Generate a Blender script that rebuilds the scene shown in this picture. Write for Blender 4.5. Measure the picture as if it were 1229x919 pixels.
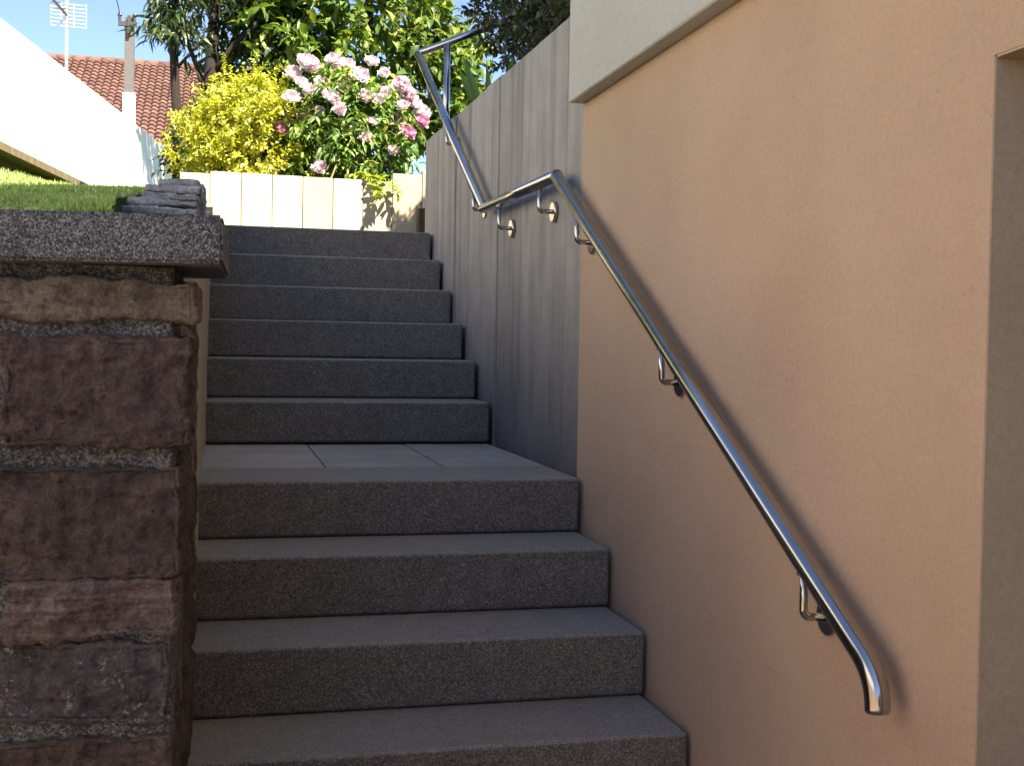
import bpy, bmesh, math, random
import numpy as np
from mathutils import Vector, Matrix, noise

random.seed(7); rng = np.random.default_rng(7)
S = bpy.context.scene
for o in list(bpy.data.objects): bpy.data.objects.remove(o)
COL = S.collection
R = math.radians

# ------------------------------------------------------------------ camera
cam = bpy.data.cameras.new('camera'); cob = bpy.data.objects.new('camera', cam); COL.objects.link(cob)
cam.sensor_fit = 'HORIZONTAL'; cam.sensor_width = 36; cam.lens = 41.68
cam.clip_start = 0.05; cam.clip_end = 2000
r_ = Vector((0.9716282, -0.23592943, 0.01661178)); f_ = Vector((0.2363407, 0.97120497, -0.03006625)); u_ = Vector((-0.00903993, 0.03313926, 0.99940986))
M = Matrix((r_, u_, -f_)).transposed().to_4x4(); M.translation = Vector((-1.1048, 0, 1.08729))
cob.matrix_world = M
S.camera = cob

# ------------------------------------------------------------------ world, sun, exposure
SUN = Vector((0.5, -1.0, 1.5)).normalized()
W = bpy.data.worlds.new('World'); S.world = W; W.use_nodes = True
nt = W.node_tree; nt.nodes.clear()
out = nt.nodes.new('ShaderNodeOutputWorld'); bg = nt.nodes.new('ShaderNodeBackground'); sky = nt.nodes.new('ShaderNodeTexSky')
sky.sky_type = 'NISHITA'; sky.sun_disc = False
sky.sun_elevation = math.asin(SUN.z); sky.sun_rotation = math.atan2(SUN.x, SUN.y)
sky.altitude = 200; sky.air_density = 0.52; sky.dust_density = 0.3; sky.ozone_density = 6.0
bg.inputs[1].default_value = 0.10
nt.links.new(sky.outputs[0], bg.inputs[0]); nt.links.new(bg.outputs[0], out.inputs[0])
sl = bpy.data.lights.new('sun', 'SUN'); sl.energy = 5.0; sl.angle = R(0.53); sl.color = (1.0, 0.97, 0.92)
so = bpy.data.objects.new('sun', sl); COL.objects.link(so); so.rotation_euler = (-SUN).to_track_quat('-Z', 'Y').to_euler(); so.location = (5, -10, 15)
S.view_settings.view_transform = 'Standard'; S.view_settings.look = 'None'
S.view_settings.exposure = 2.2;
S.view_settings.use_white_balance = True; S.view_settings.white_balance_temperature = 8100; S.view_settings.white_balance_tint = 12
S.view_settings.gamma = 1; S.view_settings.use_curve_mapping = False

# ------------------------------------------------------------------ node helpers
def srgb(r, g, b):
    f = lambda c: (c / 255 / 12.92) if c / 255 <= 0.04045 else ((c / 255 + 0.055) / 1.055) ** 2.4
    return (f(r), f(g), f(b), 1)
class NT:
    def __init__(self, name):
        self.m = bpy.data.materials.new(name); self.m.use_nodes = True
        self.t = self.m.node_tree; self.n = self.t.nodes; self.b = self.n['Principled BSDF']
        self.co = self.n.new('ShaderNodeTexCoord').outputs['Object']
    def link(self, a, b): self.t.links.new(a, b)
    def noise(self, scale, detail=4, rough=0.55, co=None, dist=0.0, stretch=None):
        n = self.n.new('ShaderNodeTexNoise'); n.inputs['Scale'].default_value = scale; n.inputs['Detail'].default_value = detail
        n.inputs['Roughness'].default_value = rough; n.inputs['Distortion'].default_value = dist
        co = co or self.co
        if stretch:
            mp = self.n.new('ShaderNodeMapping'); mp.inputs['Scale'].default_value = stretch; self.link(co, mp.inputs[0]); co = mp.outputs[0]
        self.link(co, n.inputs['Vector']); return n.outputs['Fac']
    def voro(self, scale, feature='F1', outp='Distance', stretch=None):
        n = self.n.new('ShaderNodeTexVoronoi'); n.feature = feature; n.inputs['Scale'].default_value = scale
        co = self.co
        if stretch:
            mp = self.n.new('ShaderNodeMapping'); mp.inputs['Scale'].default_value = stretch; self.link(co, mp.inputs[0]); co = mp.outputs[0]
        self.link(co, n.inputs['Vector']); return n.outputs[outp]
    def ramp(self, fac, stops):
        n = self.n.new('ShaderNodeValToRGB'); e = n.color_ramp.elements
        while len(e) < len(stops): e.new(0.5)
        for i, (p, c) in enumerate(stops):
            e[i].position = p; e[i].color = c if not isinstance(c, (int, float)) else (c, c, c, 1)
        self.link(fac, n.inputs[0]); return n.outputs[0]
    def mix(self, a, b, fac, mode='MIX'):
        n = self.n.new('ShaderNodeMix'); n.data_type = 'RGBA'; n.blend_type = mode
        for v, s in ((fac, n.inputs[0]), (a, n.inputs[6]), (b, n.inputs[7])):
            if isinstance(v, (int, float)): s.default_value = v
            elif isinstance(v, tuple): s.default_value = v
            else: self.link(v, s)
        return n.outputs[2]
    def math(self, op, a, b=0.0):
        n = self.n.new('ShaderNodeMath'); n.operation = op
        for v, s in ((a, n.inputs[0]), (b, n.inputs[1])):
            if isinstance(v, (int, float)): s.default_value = v
            else: self.link(v, s)
        return n.outputs[0]
    def bump(self, h, strength, dist, prev=None):
        n = self.n.new('ShaderNodeBump'); n.inputs['Strength'].default_value = strength; n.inputs['Distance'].default_value = dist
        self.link(h, n.inputs['Height'])
        if prev is not None: self.link(prev, n.inputs['Normal'])
        return n.outputs[0]
    def sep(self):
        n = self.n.new('ShaderNodeSeparateXYZ'); self.link(self.co, n.inputs[0]); return n.outputs
    def obj_rand(self):
        return self.n.new('ShaderNodeObjectInfo').outputs['Random']
    def island(self):
        return self.n.new('ShaderNodeNewGeometry').outputs['Random Per Island']
    def done(self, col, rough=0.8, normal=None, metal=0.0, spec=None):
        b = self.b
        for v, k in ((col, 'Base Color'), (rough, 'Roughness'), (metal, 'Metallic')):
            if isinstance(v, (int, float, tuple)): b.inputs[k].default_value = v
            else: self.link(v, b.inputs[k])
        if spec is not None: b.inputs['Specular IOR Level'].default_value = spec
        if normal is not None: self.link(normal, b.inputs['Normal'])
        return self.m

def g(v, tint=(1, 1, 1)): return (v * tint[0], v * tint[1], v * tint[2], 1)

# ------------------------------------------------------------------ materials
MAT = {}
def mk_step():
    t = NT('cast_stone_step')
    fine = t.noise(420, 3, 0.7); sp = t.voro(330, 'F1', 'Color')
    big = t.noise(3.1, 5, 0.6); mid = t.noise(18, 4)
    spk = t.n.new('ShaderNodeSeparateColor'); t.link(sp, spk.inputs[0])
    c = t.ramp(spk.outputs[0], [(0.0, g(0.074, (1, .89, .77))), (0.35, g(0.134, (1, .89, .77))), (0.75, g(0.176, (1, .90, .79))), (1.0, g(0.300, (1, .90, .79)))])
    c = t.mix(c, t.ramp(fine, [(0.3, 0.55), (0.7, 1.25)]), 0.6, 'MULTIPLY')
    c = t.mix(c, t.ramp(big, [(0.3, g(1.248, (1, .96, .92))), (0.7, g(1.12, (1, 1, 1.02)))]), 1.0, 'MULTIPLY')
    c = t.mix(c, t.ramp(mid, [(0.3, 0.86), (0.65, 1.06)]), 1.0, 'MULTIPLY')
    # paler, warmer tone on the treads (upward faces) and small dark debris spots
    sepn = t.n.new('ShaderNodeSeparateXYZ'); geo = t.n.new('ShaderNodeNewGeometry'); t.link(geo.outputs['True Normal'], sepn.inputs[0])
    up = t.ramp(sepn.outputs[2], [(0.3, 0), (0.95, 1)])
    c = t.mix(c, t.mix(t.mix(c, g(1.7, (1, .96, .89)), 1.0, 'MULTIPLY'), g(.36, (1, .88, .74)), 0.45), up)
    spot = t.math('MULTIPLY', t.ramp(t.voro(13), [(0.035, 1), (0.06, 0)]), up)
    spot = t.math('MULTIPLY', spot, t.ramp(t.noise(5), [(0.42, 0), (0.47, 1)]))
    c = t.mix(c, g(.03), spot)
    n = t.bump(fine, 0.5, 0.0015); n = t.bump(spk.outputs[0], 0.5, 0.0012, n)
    return t.done(c, 0.85, n, spec=0.3)
MAT['step'] = mk_step()
def mk_tile():
    t = NT('paving_tile')
    fine = t.noise(300, 3, 0.7); big = t.noise(4, 5, 0.6)
    c = t.ramp(t.obj_rand(), [(0, g(.45, (1, .84, .67))), (1, g(.53, (1, .85, .69)))])
    c = t.mix(c, t.ramp(fine, [(0.3, 0.7), (0.7, 1.2)]), 1, 'MULTIPLY'); c = t.mix(c, t.ramp(big, [(0.3, 0.8), (0.7, 1.1)]), 1, 'MULTIPLY')
    spot = t.math('MULTIPLY', t.ramp(t.voro(16), [(0.05, 1), (0.09, 0)]), t.ramp(t.noise(6), [(0.42, 0), (0.47, 1)]))
    c = t.mix(c, g(.04), spot)
    return t.done(c, 0.85, t.bump(fine, 0.4, 0.001), spec=0.3)
MAT['tile'] = mk_tile()
def mk_concrete():
    t = NT('board_marked_concrete')
    grain = t.noise(1.0, 5, 0.65, stretch=(26, 26, 2.2)); fine = t.noise(180, 4, 0.7)
    streak = t.noise(1.0, 4, 0.6, stretch=(9, 9, 0.55)); big = t.noise(1.6, 5, 0.6)
    c = t.ramp(t.obj_rand(), [(0, g(.34, (1, .92, .86))), (0.5, g(.45, (1, .92, .86))), (1, g(.39, (1, .93, .88)))])
    c = t.mix(c, t.ramp(grain, [(0.3, 0.91), (0.7, 1.05)]), 0.8, 'MULTIPLY')
    c = t.mix(c, t.ramp(streak, [(0.36, 0.72), (0.52, 1.0), (0.75, 1.08)]), 0.9, 'MULTIPLY')
    c = t.mix(c, t.ramp(fine, [(0.3, 0.76), (0.7, 1.18)]), 0.9, 'MULTIPLY')
    c = t.mix(c, t.ramp(t.noise(6, 5, .65), [(0.3, .86), (0.7, 1.08)]), 1.0, 'MULTIPLY')
    # damp weathered foot of the wall: streaky, higher where water runs down
    z = t.sep()[2]; lvl = t.math('ADD', z, t.math('MULTIPLY', t.math('SUBTRACT', streak, 0.5), -1.6))
    damp = t.ramp(lvl, [(0.55, 1), (0.0, 1), (1.0, 0)]) if False else t.ramp(t.math('MULTIPLY', lvl, 0.5), [(0.38, 1), (0.72, 0)])
    c = t.mix(c, t.mix(c, g(.44, (0.97, 0.99, 1.03)), 1.0, 'MULTIPLY'), t.math('MULTIPLY', damp, 0.95))
    pits = t.math('MULTIPLY', t.ramp(t.voro(22), [(0.05, 1), (0.08, 0)]), t.ramp(t.noise(3), [(0.52, 0), (0.6, 1)]))
    c = t.mix(c, g(.12), pits)
    n = t.bump(grain, 0.15, 0.002); n = t.bump(fine, 0.35, 0.0015, n)
    return t.done(c, 0.9, n, spec=0.25)
MAT['concrete'] = mk_concrete()
def mk_render(name, col, scale=1.0, var=0.1):
    t = NT(name)
    fine = t.noise(260 * scale, 3, 0.75); mid = t.noise(85 * scale, 4, 0.65); big = t.noise(1.7, 5, 0.6); hz = t.noise(1.0, 3, 0.6, stretch=(14, 14, 60))
    c = t.mix(col, t.ramp(big, [(0.3, g(1 - var, (1, .985, .97))), (0.7, g(1 + var * .6))]), 1, 'MULTIPLY')
    c = t.mix(c, t.ramp(fine, [(0.25, 0.86), (0.7, 1.08)]), 0.8, 'MULTIPLY')
    pit = t.math('MULTIPLY', t.ramp(t.voro(26, stretch=(1, 1, 2.2)), [(0.05, 1), (0.10, 0)]), t.ramp(t.noise(7), [(0.52, 0), (0.6, 1)]))
    c = t.mix(c, t.mix(c, g(.6, (1, .9, .85)), 1.0, 'MULTIPLY'), t.math('MULTIPLY', pit, 0.8))
    n = t.bump(fine, 0.45, 0.0016); n = t.bump(mid, 0.42, 0.004, n); n = t.bump(hz, 0.3, 0.004, n); n = t.bump(t.noise(5, 3), 0.25, 0.02, n)
    c = t.mix(c, t.ramp(mid, [(0.3, 0.90), (0.7, 1.05)]), 0.8, 'MULTIPLY'); n = t.bump(pit, -0.4, 0.002, n)
    return t.done(c, 0.92, n, spec=0.2)
MAT['orange'] = mk_render('apricot_render', g(1, (.585, .405, .290)), 1.0, 0.10)
MAT['jamb'] = mk_render('grey_brown_render', g(1, (0.552, 0.423, 0.290)), 0.6, 0.12)
MAT['beige'] = mk_render('cream_fascia_paint', g(1, (.56, .54, .485)), 0.8, 0.05)
MAT['whitewall'] = mk_render('white_wall_paint', g(1, (.80, .80, .77)), 0.5, 0.04)
def mk_coping():
    t = NT('washed_aggregate')
    v = t.n.new('ShaderNodeTexVoronoi'); v.inputs['Scale'].default_value = 360; t.link(t.co, v.inputs['Vector'])
    sc = t.n.new('ShaderNodeSeparateColor'); t.link(v.outputs['Color'], sc.inputs[0])
    c = t.ramp(sc.outputs[0], [(0, g(.06, (1, 1, 1.08))), (0.35, g(.15, (1, .98, 1.02))), (0.7, g(.25, (1, .98, .98))), (1, g(.44, (1, .98, .97)))])
    edge = t.ramp(v.outputs['Distance'], [(0.3, 1.1), (0.8, 0.45)])
    c = t.mix(c, edge, 0.8, 'MULTIPLY')
    c = t.mix(c, t.ramp(t.noise(9, 4), [(0.35, 0.75), (0.65, 1.1)]), 1, 'MULTIPLY')
    n = t.bump(t.ramp(v.outputs['Distance'], [(0.0, 1), (0.8, 0)]), 0.8, 0.003)
    return t.done(c, 0.85, n, spec=0.3)
MAT['coping'] = mk_coping()
def mk_mortar():
    t = NT('pebbly_mortar')
    v = t.n.new('ShaderNodeTexVoronoi'); v.inputs['Scale'].default_value = 280; t.link(t.co, v.inputs['Vector'])
    sc = t.n.new('ShaderNodeSeparateColor'); t.link(v.outputs['Color'], sc.inputs[0])
    c = t.ramp(sc.outputs[0], [(0, g(.06, (1, .97, .92))), (0.6, g(.15, (1, .97, .93))), (1, g(.30, (1, .97, .94)))])
    c = t.mix(c, t.ramp(t.noise(7, 4), [(0.35, 0.65), (0.65, 1.1)]), 1, 'MULTIPLY')
    c = t.mix(c, t.ramp(t.noise(140, 5, .75), [(0.3, 0.35), (0.7, 1.5)]), 0.9, 'MULTIPLY')
    n = t.bump(t.noise(160, 4, 0.7), 0.8, 0.004); n = t.bump(v.outputs['Distance'], -0.6, 0.003, n)
    return t.done(c, 0.95, n, spec=0.2)
MAT['mortar'] = mk_mortar()
def mk_stone(name, c0, c1, c2, lichen=0.0, bands=0.0, dark=1.0):
    t = NT(name)
    big = t.noise(7, 6, 0.62, dist=0.6); fine = t.noise(120, 5, 0.7); mid = t.noise(30, 5, 0.65)
    c = t.ramp(big, [(0.3, c0), (0.5, c1), (0.7, c2)])
    if bands:
        b = t.noise(1.0, 5, 0.6, stretch=(5, 5, 75), dist=0.3)
        c = t.mix(c, t.ramp(b, [(0.35, g(.55, (1, .93, .92))), (0.55, g(1.0)), (0.7, g(1.5, (1, .97, .96)))]), bands, 'MULTIPLY')
    c = t.mix(c, t.ramp(mid, [(0.3, 0.55), (0.6, 1.12)]), 0.85, 'MULTIPLY')
    c = t.mix(c, t.ramp(fine, [(0.3, 0.7), (0.7, 1.2)]), 0.85, 'MULTIPLY')
    # pale mineral flecks / lichen colonies
    fl = t.math('MULTIPLY', t.ramp(t.noise(95, 5, .75), [(0.55, 0), (0.60, 1)]), t.ramp(t.noise(8, 5, .7), [(0.62 - 0.13 * lichen, 0), (0.68 - 0.13 * lichen, 1)]))
    c = t.mix(c, g(.42, (1, 1, .97)), t.math('MULTIPLY', fl, 0.35 + 0.6 * lichen))
    crk = t.noise(1.0, 6, .7, stretch=(16, 16, 42), dist=1.2)
    n = t.bump(mid, 0.9, 0.010); n = t.bump(crk, 0.8, 0.008, n); n = t.bump(fine, 1.0, 0.004, n)
    c = t.mix(c, t.ramp(crk, [(0.30, .38), (0.42, 1.0), (0.58, 1.05), (0.72, 1.6)]), 0.9, 'MULTIPLY')
    return t.done(c, 0.9, n, spec=0.25)
MAT['tan_stone'] = mk_stone('tan_sandstone', g(1.20, (0.126, 0.094, 0.073)), g(1.20, (0.210, 0.166, 0.125)), g(1.20, (0.252, 0.202, 0.159)), 0.0, 0.3)
MAT['red_stone'] = mk_stone('red_sandstone', g(1.25, (0.065, 0.050, 0.046)), g(1.25, (0.108, 0.074, 0.066)), g(1.25, (0.130, 0.098, 0.084)), 0.05)
MAT['brown_stone'] = mk_stone('brown_sandstone', g(1.10, (0.068, 0.051, 0.044)), g(1.10, (0.113, 0.081, 0.071)), g(1.10, (0.132, 0.099, 0.087)), 0.12)
MAT['band_stone'] = mk_stone('banded_sandstone', g(1.05, (0.147, 0.103, 0.090)), g(1.05, (0.202, 0.146, 0.132)), g(1.05, (0.239, 0.182, 0.163)), 0.1, 0.9)
MAT['grey_stone'] = mk_stone('lichen_stone', g(1.00, (0.059, 0.054, 0.054)), g(1.00, (0.106, 0.095, 0.095)), g(1.00, (0.149, 0.128, 0.128)), 0.75)
MAT['flat_stone'] = mk_stone('flat_grey_stone', g(1, (0.253, 0.245, 0.253)), g(1, (0.430, 0.410, 0.420)), g(1, (0.586, 0.558, 0.547)), 0.1, 0.5)
def mk_steel():
    t = NT('brushed_steel')
    n1 = t.noise(1.0, 3, 0.6, stretch=(500, 40, 40))
    c = t.ramp(t.noise(20, 3), [(0.3, g(.42, (1, .99, .98))), (0.7, g(.47, (1, .99, .98)))])
    return t.done(c, 0.18, metal=1.0)
MAT['steel'] = mk_steel()
def mk_panel():
    t = NT('pale_palisade_concrete')
    c = t.ramp(t.obj_rand(), [(0, g(1, (.41, .36, .275))), (0.35, g(1, (.39, .35, .245))), (0.7, g(1, (.45, .40, .33))), (1, g(1, (.40, .36, .25)))])
    c = t.mix(c, t.ramp(t.noise(5, 5), [(0.3, 0.88), (0.7, 1.05)]), 1, 'MULTIPLY')
    fine = t.noise(150, 4, 0.7)
    c = t.mix(c, t.ramp(fine, [(0.3, 0.9), (0.7, 1.06)]), 1, 'MULTIPLY')
    return t.done(c, 0.9, t.bump(fine, 0.3, 0.0015), spec=0.2)
MAT['panel'] = mk_panel()
def mk_rooftile():
    t = NT('red_clay_tile')
    c = t.ramp(t.island(), [(0, g(1, (.080, .036, .029))), (0.5, g(1, (.105, .049, .039))), (1, g(1, (.135, .069, .053)))])
    c = t.mix(c, t.ramp(t.noise(3, 4), [(0.3, 0.8), (0.7, 1.1)]), 1, 'MULTIPLY')
    return t.done(c, 0.85)
MAT['rooftile'] = mk_rooftile()
def mk_plain(name, col, rough=0.8, metal=0, sc=40, var=0.15, bump=0.2):
    t = NT(name); n = t.noise(sc, 5, 0.6)
    c = t.mix(col, t.ramp(n, [(0.3, 1 - var), (0.7, 1 + var)]), 1, 'MULTIPLY')
    return t.done(c, rough, t.bump(n, bump, 0.003), metal=metal)
MAT['polecon_shaded'] = mk_plain('shade_toned_pole_concrete', g(.085, (1, .98, .95)), 0.9)  # shade on the upper pole is put into this dark grey
MAT['darkmetal'] = mk_plain('dark_metal', g(.06), 0.5, 0.6)
MAT['alu'] = mk_plain('antenna_aluminium', g(.30), 0.6, 0.0)
MAT['timber'] = mk_plain('weathered_timber', g(1, (.09, .058, .034)), 0.9, 0, 14, 0.3, 0.4)
MAT['timber_pale'] = mk_plain('pale_timber', g(1, (.17, .13, .075)), 0.9, 0, 14, 0.3, 0.4)
MAT['soil'] = mk_plain('garden_soil', g(1, (.075, .05, .032)), 0.95, 0, 22, 0.4, 0.8)
MAT['paving'] = mk_plain('yard_paving', g(.26, (1, .97, .93)), 0.9, 0, 9, 0.2, 0.3)
MAT['bark'] = mk_plain('bark', g(1, (0.018, 0.013, 0.010)), 0.95, 0, 35, 0.45, 0.9)
MAT['twig'] = mk_plain('green_stem', g(1, (.13, .14, .05)), 0.8, 0, 30, 0.2, 0.2)
MAT['doorpaint'] = mk_plain('door_paint', g(1, (.12, .085, .06)), 0.6, 0, 12, 0.15, 0.1)
MAT['glass'] = mk_plain('dark_window_glass', g(.03), 0.08, 0, 3, 0.05, 0.0)
MAT['whiteframe'] = mk_plain('white_frame', g(.75), 0.5, 0, 30, 0.05, 0.05)
def mk_lawn():
    t = NT('lawn_turf')
    n = t.noise(60, 5, 0.7); b = t.noise(1.5, 4)
    c = t.ramp(n, [(0.3, g(1, (.035, .06, .015))), (0.6, g(1, (.075, .125, .03))), (0.8, g(1, (.12, .16, .045)))])
    c = t.mix(c, t.ramp(b, [(0.3, 0.8), (0.7, 1.15)]), 1, 'MULTIPLY')
    return t.done(c, 0.95, t.bump(n, 0.8, 0.03), spec=0.1)
MAT['lawn'] = mk_lawn()
def mk_leaf(name, stops, rough=0.45, trans=0.35, spec=0.4, tint=(1.25, 1.2, 0.55, 1)):
    t = NT(name)
    c = t.ramp(t.island(), stops)
    c = t.mix(c, t.ramp(t.noise(2.2, 3), [(0.3, 0.82), (0.7, 1.12)]), 1, 'MULTIPLY')
    t.done(c, rough, spec=spec)
    tr = t.n.new('ShaderNodeBsdfTranslucent'); t.link(t.mix(c, tint, 1.0, 'MULTIPLY'), tr.inputs[0])
    mx = t.n.new('ShaderNodeMixShader'); mx.inputs[0].default_value = trans
    t.link(t.b.outputs[0], mx.inputs[1]); t.link(tr.outputs[0], mx.inputs[2])
    t.link(mx.outputs[0], t.n['Material Output'].inputs[0]); return t.m
MAT['leaf_bright'] = mk_leaf('bright_green_leaf', [(0, g(1, (0.045, 0.096, 0.020))), (0.45, g(1, (0.089, 0.168, 0.031))), (0.8, g(1, (0.150, 0.224, 0.043))), (1, g(1, (0.239, 0.269, 0.064)))])
MAT['leaf_dark'] = mk_leaf('dark_green_leaf', [(0, g(1, (0.015, 0.032, 0.011))), (0.6, g(1, (0.031, 0.058, 0.015))), (1, g(1, (0.058, 0.088, 0.022)))], trans=0.2)
MAT['leaf_yellow'] = mk_leaf('yellow_variegated_leaf', [(0, g(1, (0.120, 0.173, 0.030))), (0.25, g(1, (0.344, 0.377, 0.045))), (0.65, g(1, (0.516, 0.510, 0.068))), (0.9, g(1, (0.585, 0.612, 0.150))), (1, g(1, (0.602, 0.673, 0.480)))], trans=0.3)
MAT['leaf_peony'] = mk_leaf('peony_leaf', [(0, g(1, (0.054, 0.116, 0.030))), (0.5, g(1, (0.106, 0.213, 0.043))), (0.85, g(1, (0.191, 0.319, 0.064))), (1, g(1, (0.404, 0.383, 0.106)))], rough=0.4, trans=0.25)
MAT['leaf_lime'] = mk_leaf('lime_leaf', [(0, g(1, (.12, .18, .02))), (0.6, g(1, (.22, .30, .035))), (1, g(1, (.33, .36, .07)))])
MAT['grass'] = mk_leaf('grass_blade', [(0, g(1, (0.239, 0.377, 0.136))), (0.5, g(1, (0.407, 0.598, 0.203))), (0.9, g(1, (0.618, 0.749, 0.340))), (1, g(1, (0.860, 0.860, 0.610)))], rough=0.6, trans=0.3, spec=0.2)
MAT['leaf_bush'] = mk_leaf('blackish_green_leaf', [(0, g(1, (.040, .058, .026))), (0.6, g(1, (.085, .105, .050))), (1, g(1, (.16, .155, .09)))], trans=0.15)
MAT['petal'] = mk_leaf('pink_petal', [(0, g(1, (0.811, 0.512, 0.630))), (0.3, g(1, (0.853, 0.708, 0.766))), (0.7, g(1, (0.860, 0.860, 0.860))), (1, g(1, (0.860, 0.860, 0.860)))], rough=0.6, trans=0.3, spec=0.2, tint=(1.0, 0.9, 1.0, 1))
MAT['petal_deep'] = mk_leaf('deep_pink_petal', [(0, g(1, (.66, .26, .42))), (0.5, g(1, (.76, .44, .58))), (1, g(1, (.82, .62, .72)))], rough=0.6, trans=0.3, spec=0.2, tint=(1.0, 0.9, 1.0, 1))

# ------------------------------------------------------------------ object helpers
def link(name, me, mat, parent=None, smooth=False):
    o = bpy.data.objects.new(name, me); COL.objects.link(o)
    if mat is not None and not me.materials: me.materials.append(MAT[mat] if isinstance(mat, str) else mat)
    if smooth:
        me.polygons.foreach_set('use_smooth', [True] * len(me.polygons))
    if parent is not None:
        o.parent = parent; o.matrix_parent_inverse = PINV[parent.name]
    return o
PINV = {}
def thing(name, label, cat, loc, group=None):
    o = bpy.data.objects.new(name, None); COL.objects.link(o); o.location = loc; o.empty_display_size = 0.1
    o['label'] = label; o['category'] = cat
    if group: o['group'] = group
    PINV[o.name] = Matrix.Translation(-Vector(loc)); return o
def tag(o, label, cat, group=None):
    o['label'] = label; o['category'] = cat
    if group: o['group'] = group
    return o
def obj_bm(name, bm, mat, parent=None, smooth=False):
    bmesh.ops.recalc_face_normals(bm, faces=bm.faces)
    me = bpy.data.meshes.new(name); bm.to_mesh(me); bm.free()
    o = link(name, me, mat, parent, smooth)
    if parent is not None: PINV[o.name] = Matrix.Identity(4) if parent.parent else Matrix.Identity(4)
    return o
def add_box(bm, x0, x1, y0, y1, z0, z1, bev=0.0, seg=2):
    vs = [bm.verts.new((x, y, z)) for x in (x0, x1) for y in (y0, y1) for z in (z0, z1)]
    F = [(0, 1, 3, 2), (4, 6, 7, 5), (0, 4, 5, 1), (2, 3, 7, 6), (0, 2, 6, 4), (1, 5, 7, 3)]
    fs = [bm.faces.new([vs[i] for i in f]) for f in F]
    if bev:
        es = list({e for f in fs for e in f.edges})
        bmesh.ops.bevel(bm, geom=es, offset=bev, segments=seg, profile=0.5, affect='EDGES')
def box(name, x0, x1, y0, y1, z0, z1, mat, parent=None, bev=0.0, seg=2, smooth=False):
    bm = bmesh.new(); add_box(bm, x0, x1, y0, y1, z0, z1, bev, seg); return obj_bm(name, bm, mat, parent, smooth)
def add_prism(bm, pts, a, b, axis):
    """extrude polygon pts (2-D) between a and b along axis"""
    def P(p, t):
        return {'x': (t, p[0], p[1]), 'y': (p[0], t, p[1]), 'z': (p[0], p[1], t)}[axis]
    A = [bm.verts.new(P(p, a)) for p in pts]; B = [bm.verts.new(P(p, b)) for p in pts]
    n = len(pts); bm.faces.new(A); bm.faces.new(B[::-1])
    for i in range(n): bm.faces.new((A[i], B[i], B[(i + 1) % n], A[(i + 1) % n]))
def add_tube(bm, pts, radii, n=12, cap=True):
    pts = [Vector(p) for p in pts]
    if isinstance(radii, (int, float)): radii = [radii] * len(pts)
    rings = []; ref = None
    for i, p in enumerate(pts):
        d = (pts[min(i + 1, len(pts) - 1)] - pts[max(i - 1, 0)]).normalized()
        if ref is None: ref = d.orthogonal().normalized()
        ref = (ref - d * ref.dot(d)); ref = ref.normalized() if ref.length > 1e-6 else d.orthogonal().normalized()
        s = d.cross(ref)
        # keep the tube's bore constant through mitred corners
        k = 1.0
        if 0 < i < len(pts) - 1:
            a = (p - pts[i - 1]).normalized(); b = (pts[i + 1] - p).normalized(); k = 1 / max(0.5, math.cos(a.angle(b) / 2))
        ax = None
        if k > 1.001: ax = (b - a).normalized()
        ring = []
        for j in range(n):
            t = 2 * math.pi * j / n; off = (ref * math.cos(t) + s * math.sin(t)) * radii[i]
            if ax is not None: off = off + ax * off.dot(ax) * (k - 1)
            ring.append(bm.verts.new(p + off))
        rings.append(ring)
    for A, B in zip(rings, rings[1:]):
        for j in range(n): bm.faces.new((A[j], A[(j + 1) % n], B[(j + 1) % n], B[j]))
    if cap: bm.faces.new(rings[0][::-1]); bm.faces.new(rings[-1])
def grid_mesh(name, xs, ys, fz, mat, kind='structure'):
    V = [(x, y, fz(x, y)) for y in ys for x in xs]; n = len(xs)
    F = [(j * n + i, j * n + i + 1, (j + 1) * n + i + 1, (j + 1) * n + i) for j in range(len(ys) - 1) for i in range(n - 1)]
    me = bpy.data.meshes.new(name); me.from_pydata(V, [], F)
    o = link(name, me, mat, None, True); o['kind'] = kind; return o
def fbm(v, H=0.9, oct=5): return noise.fractal(v, H, 2.0, oct)
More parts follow.
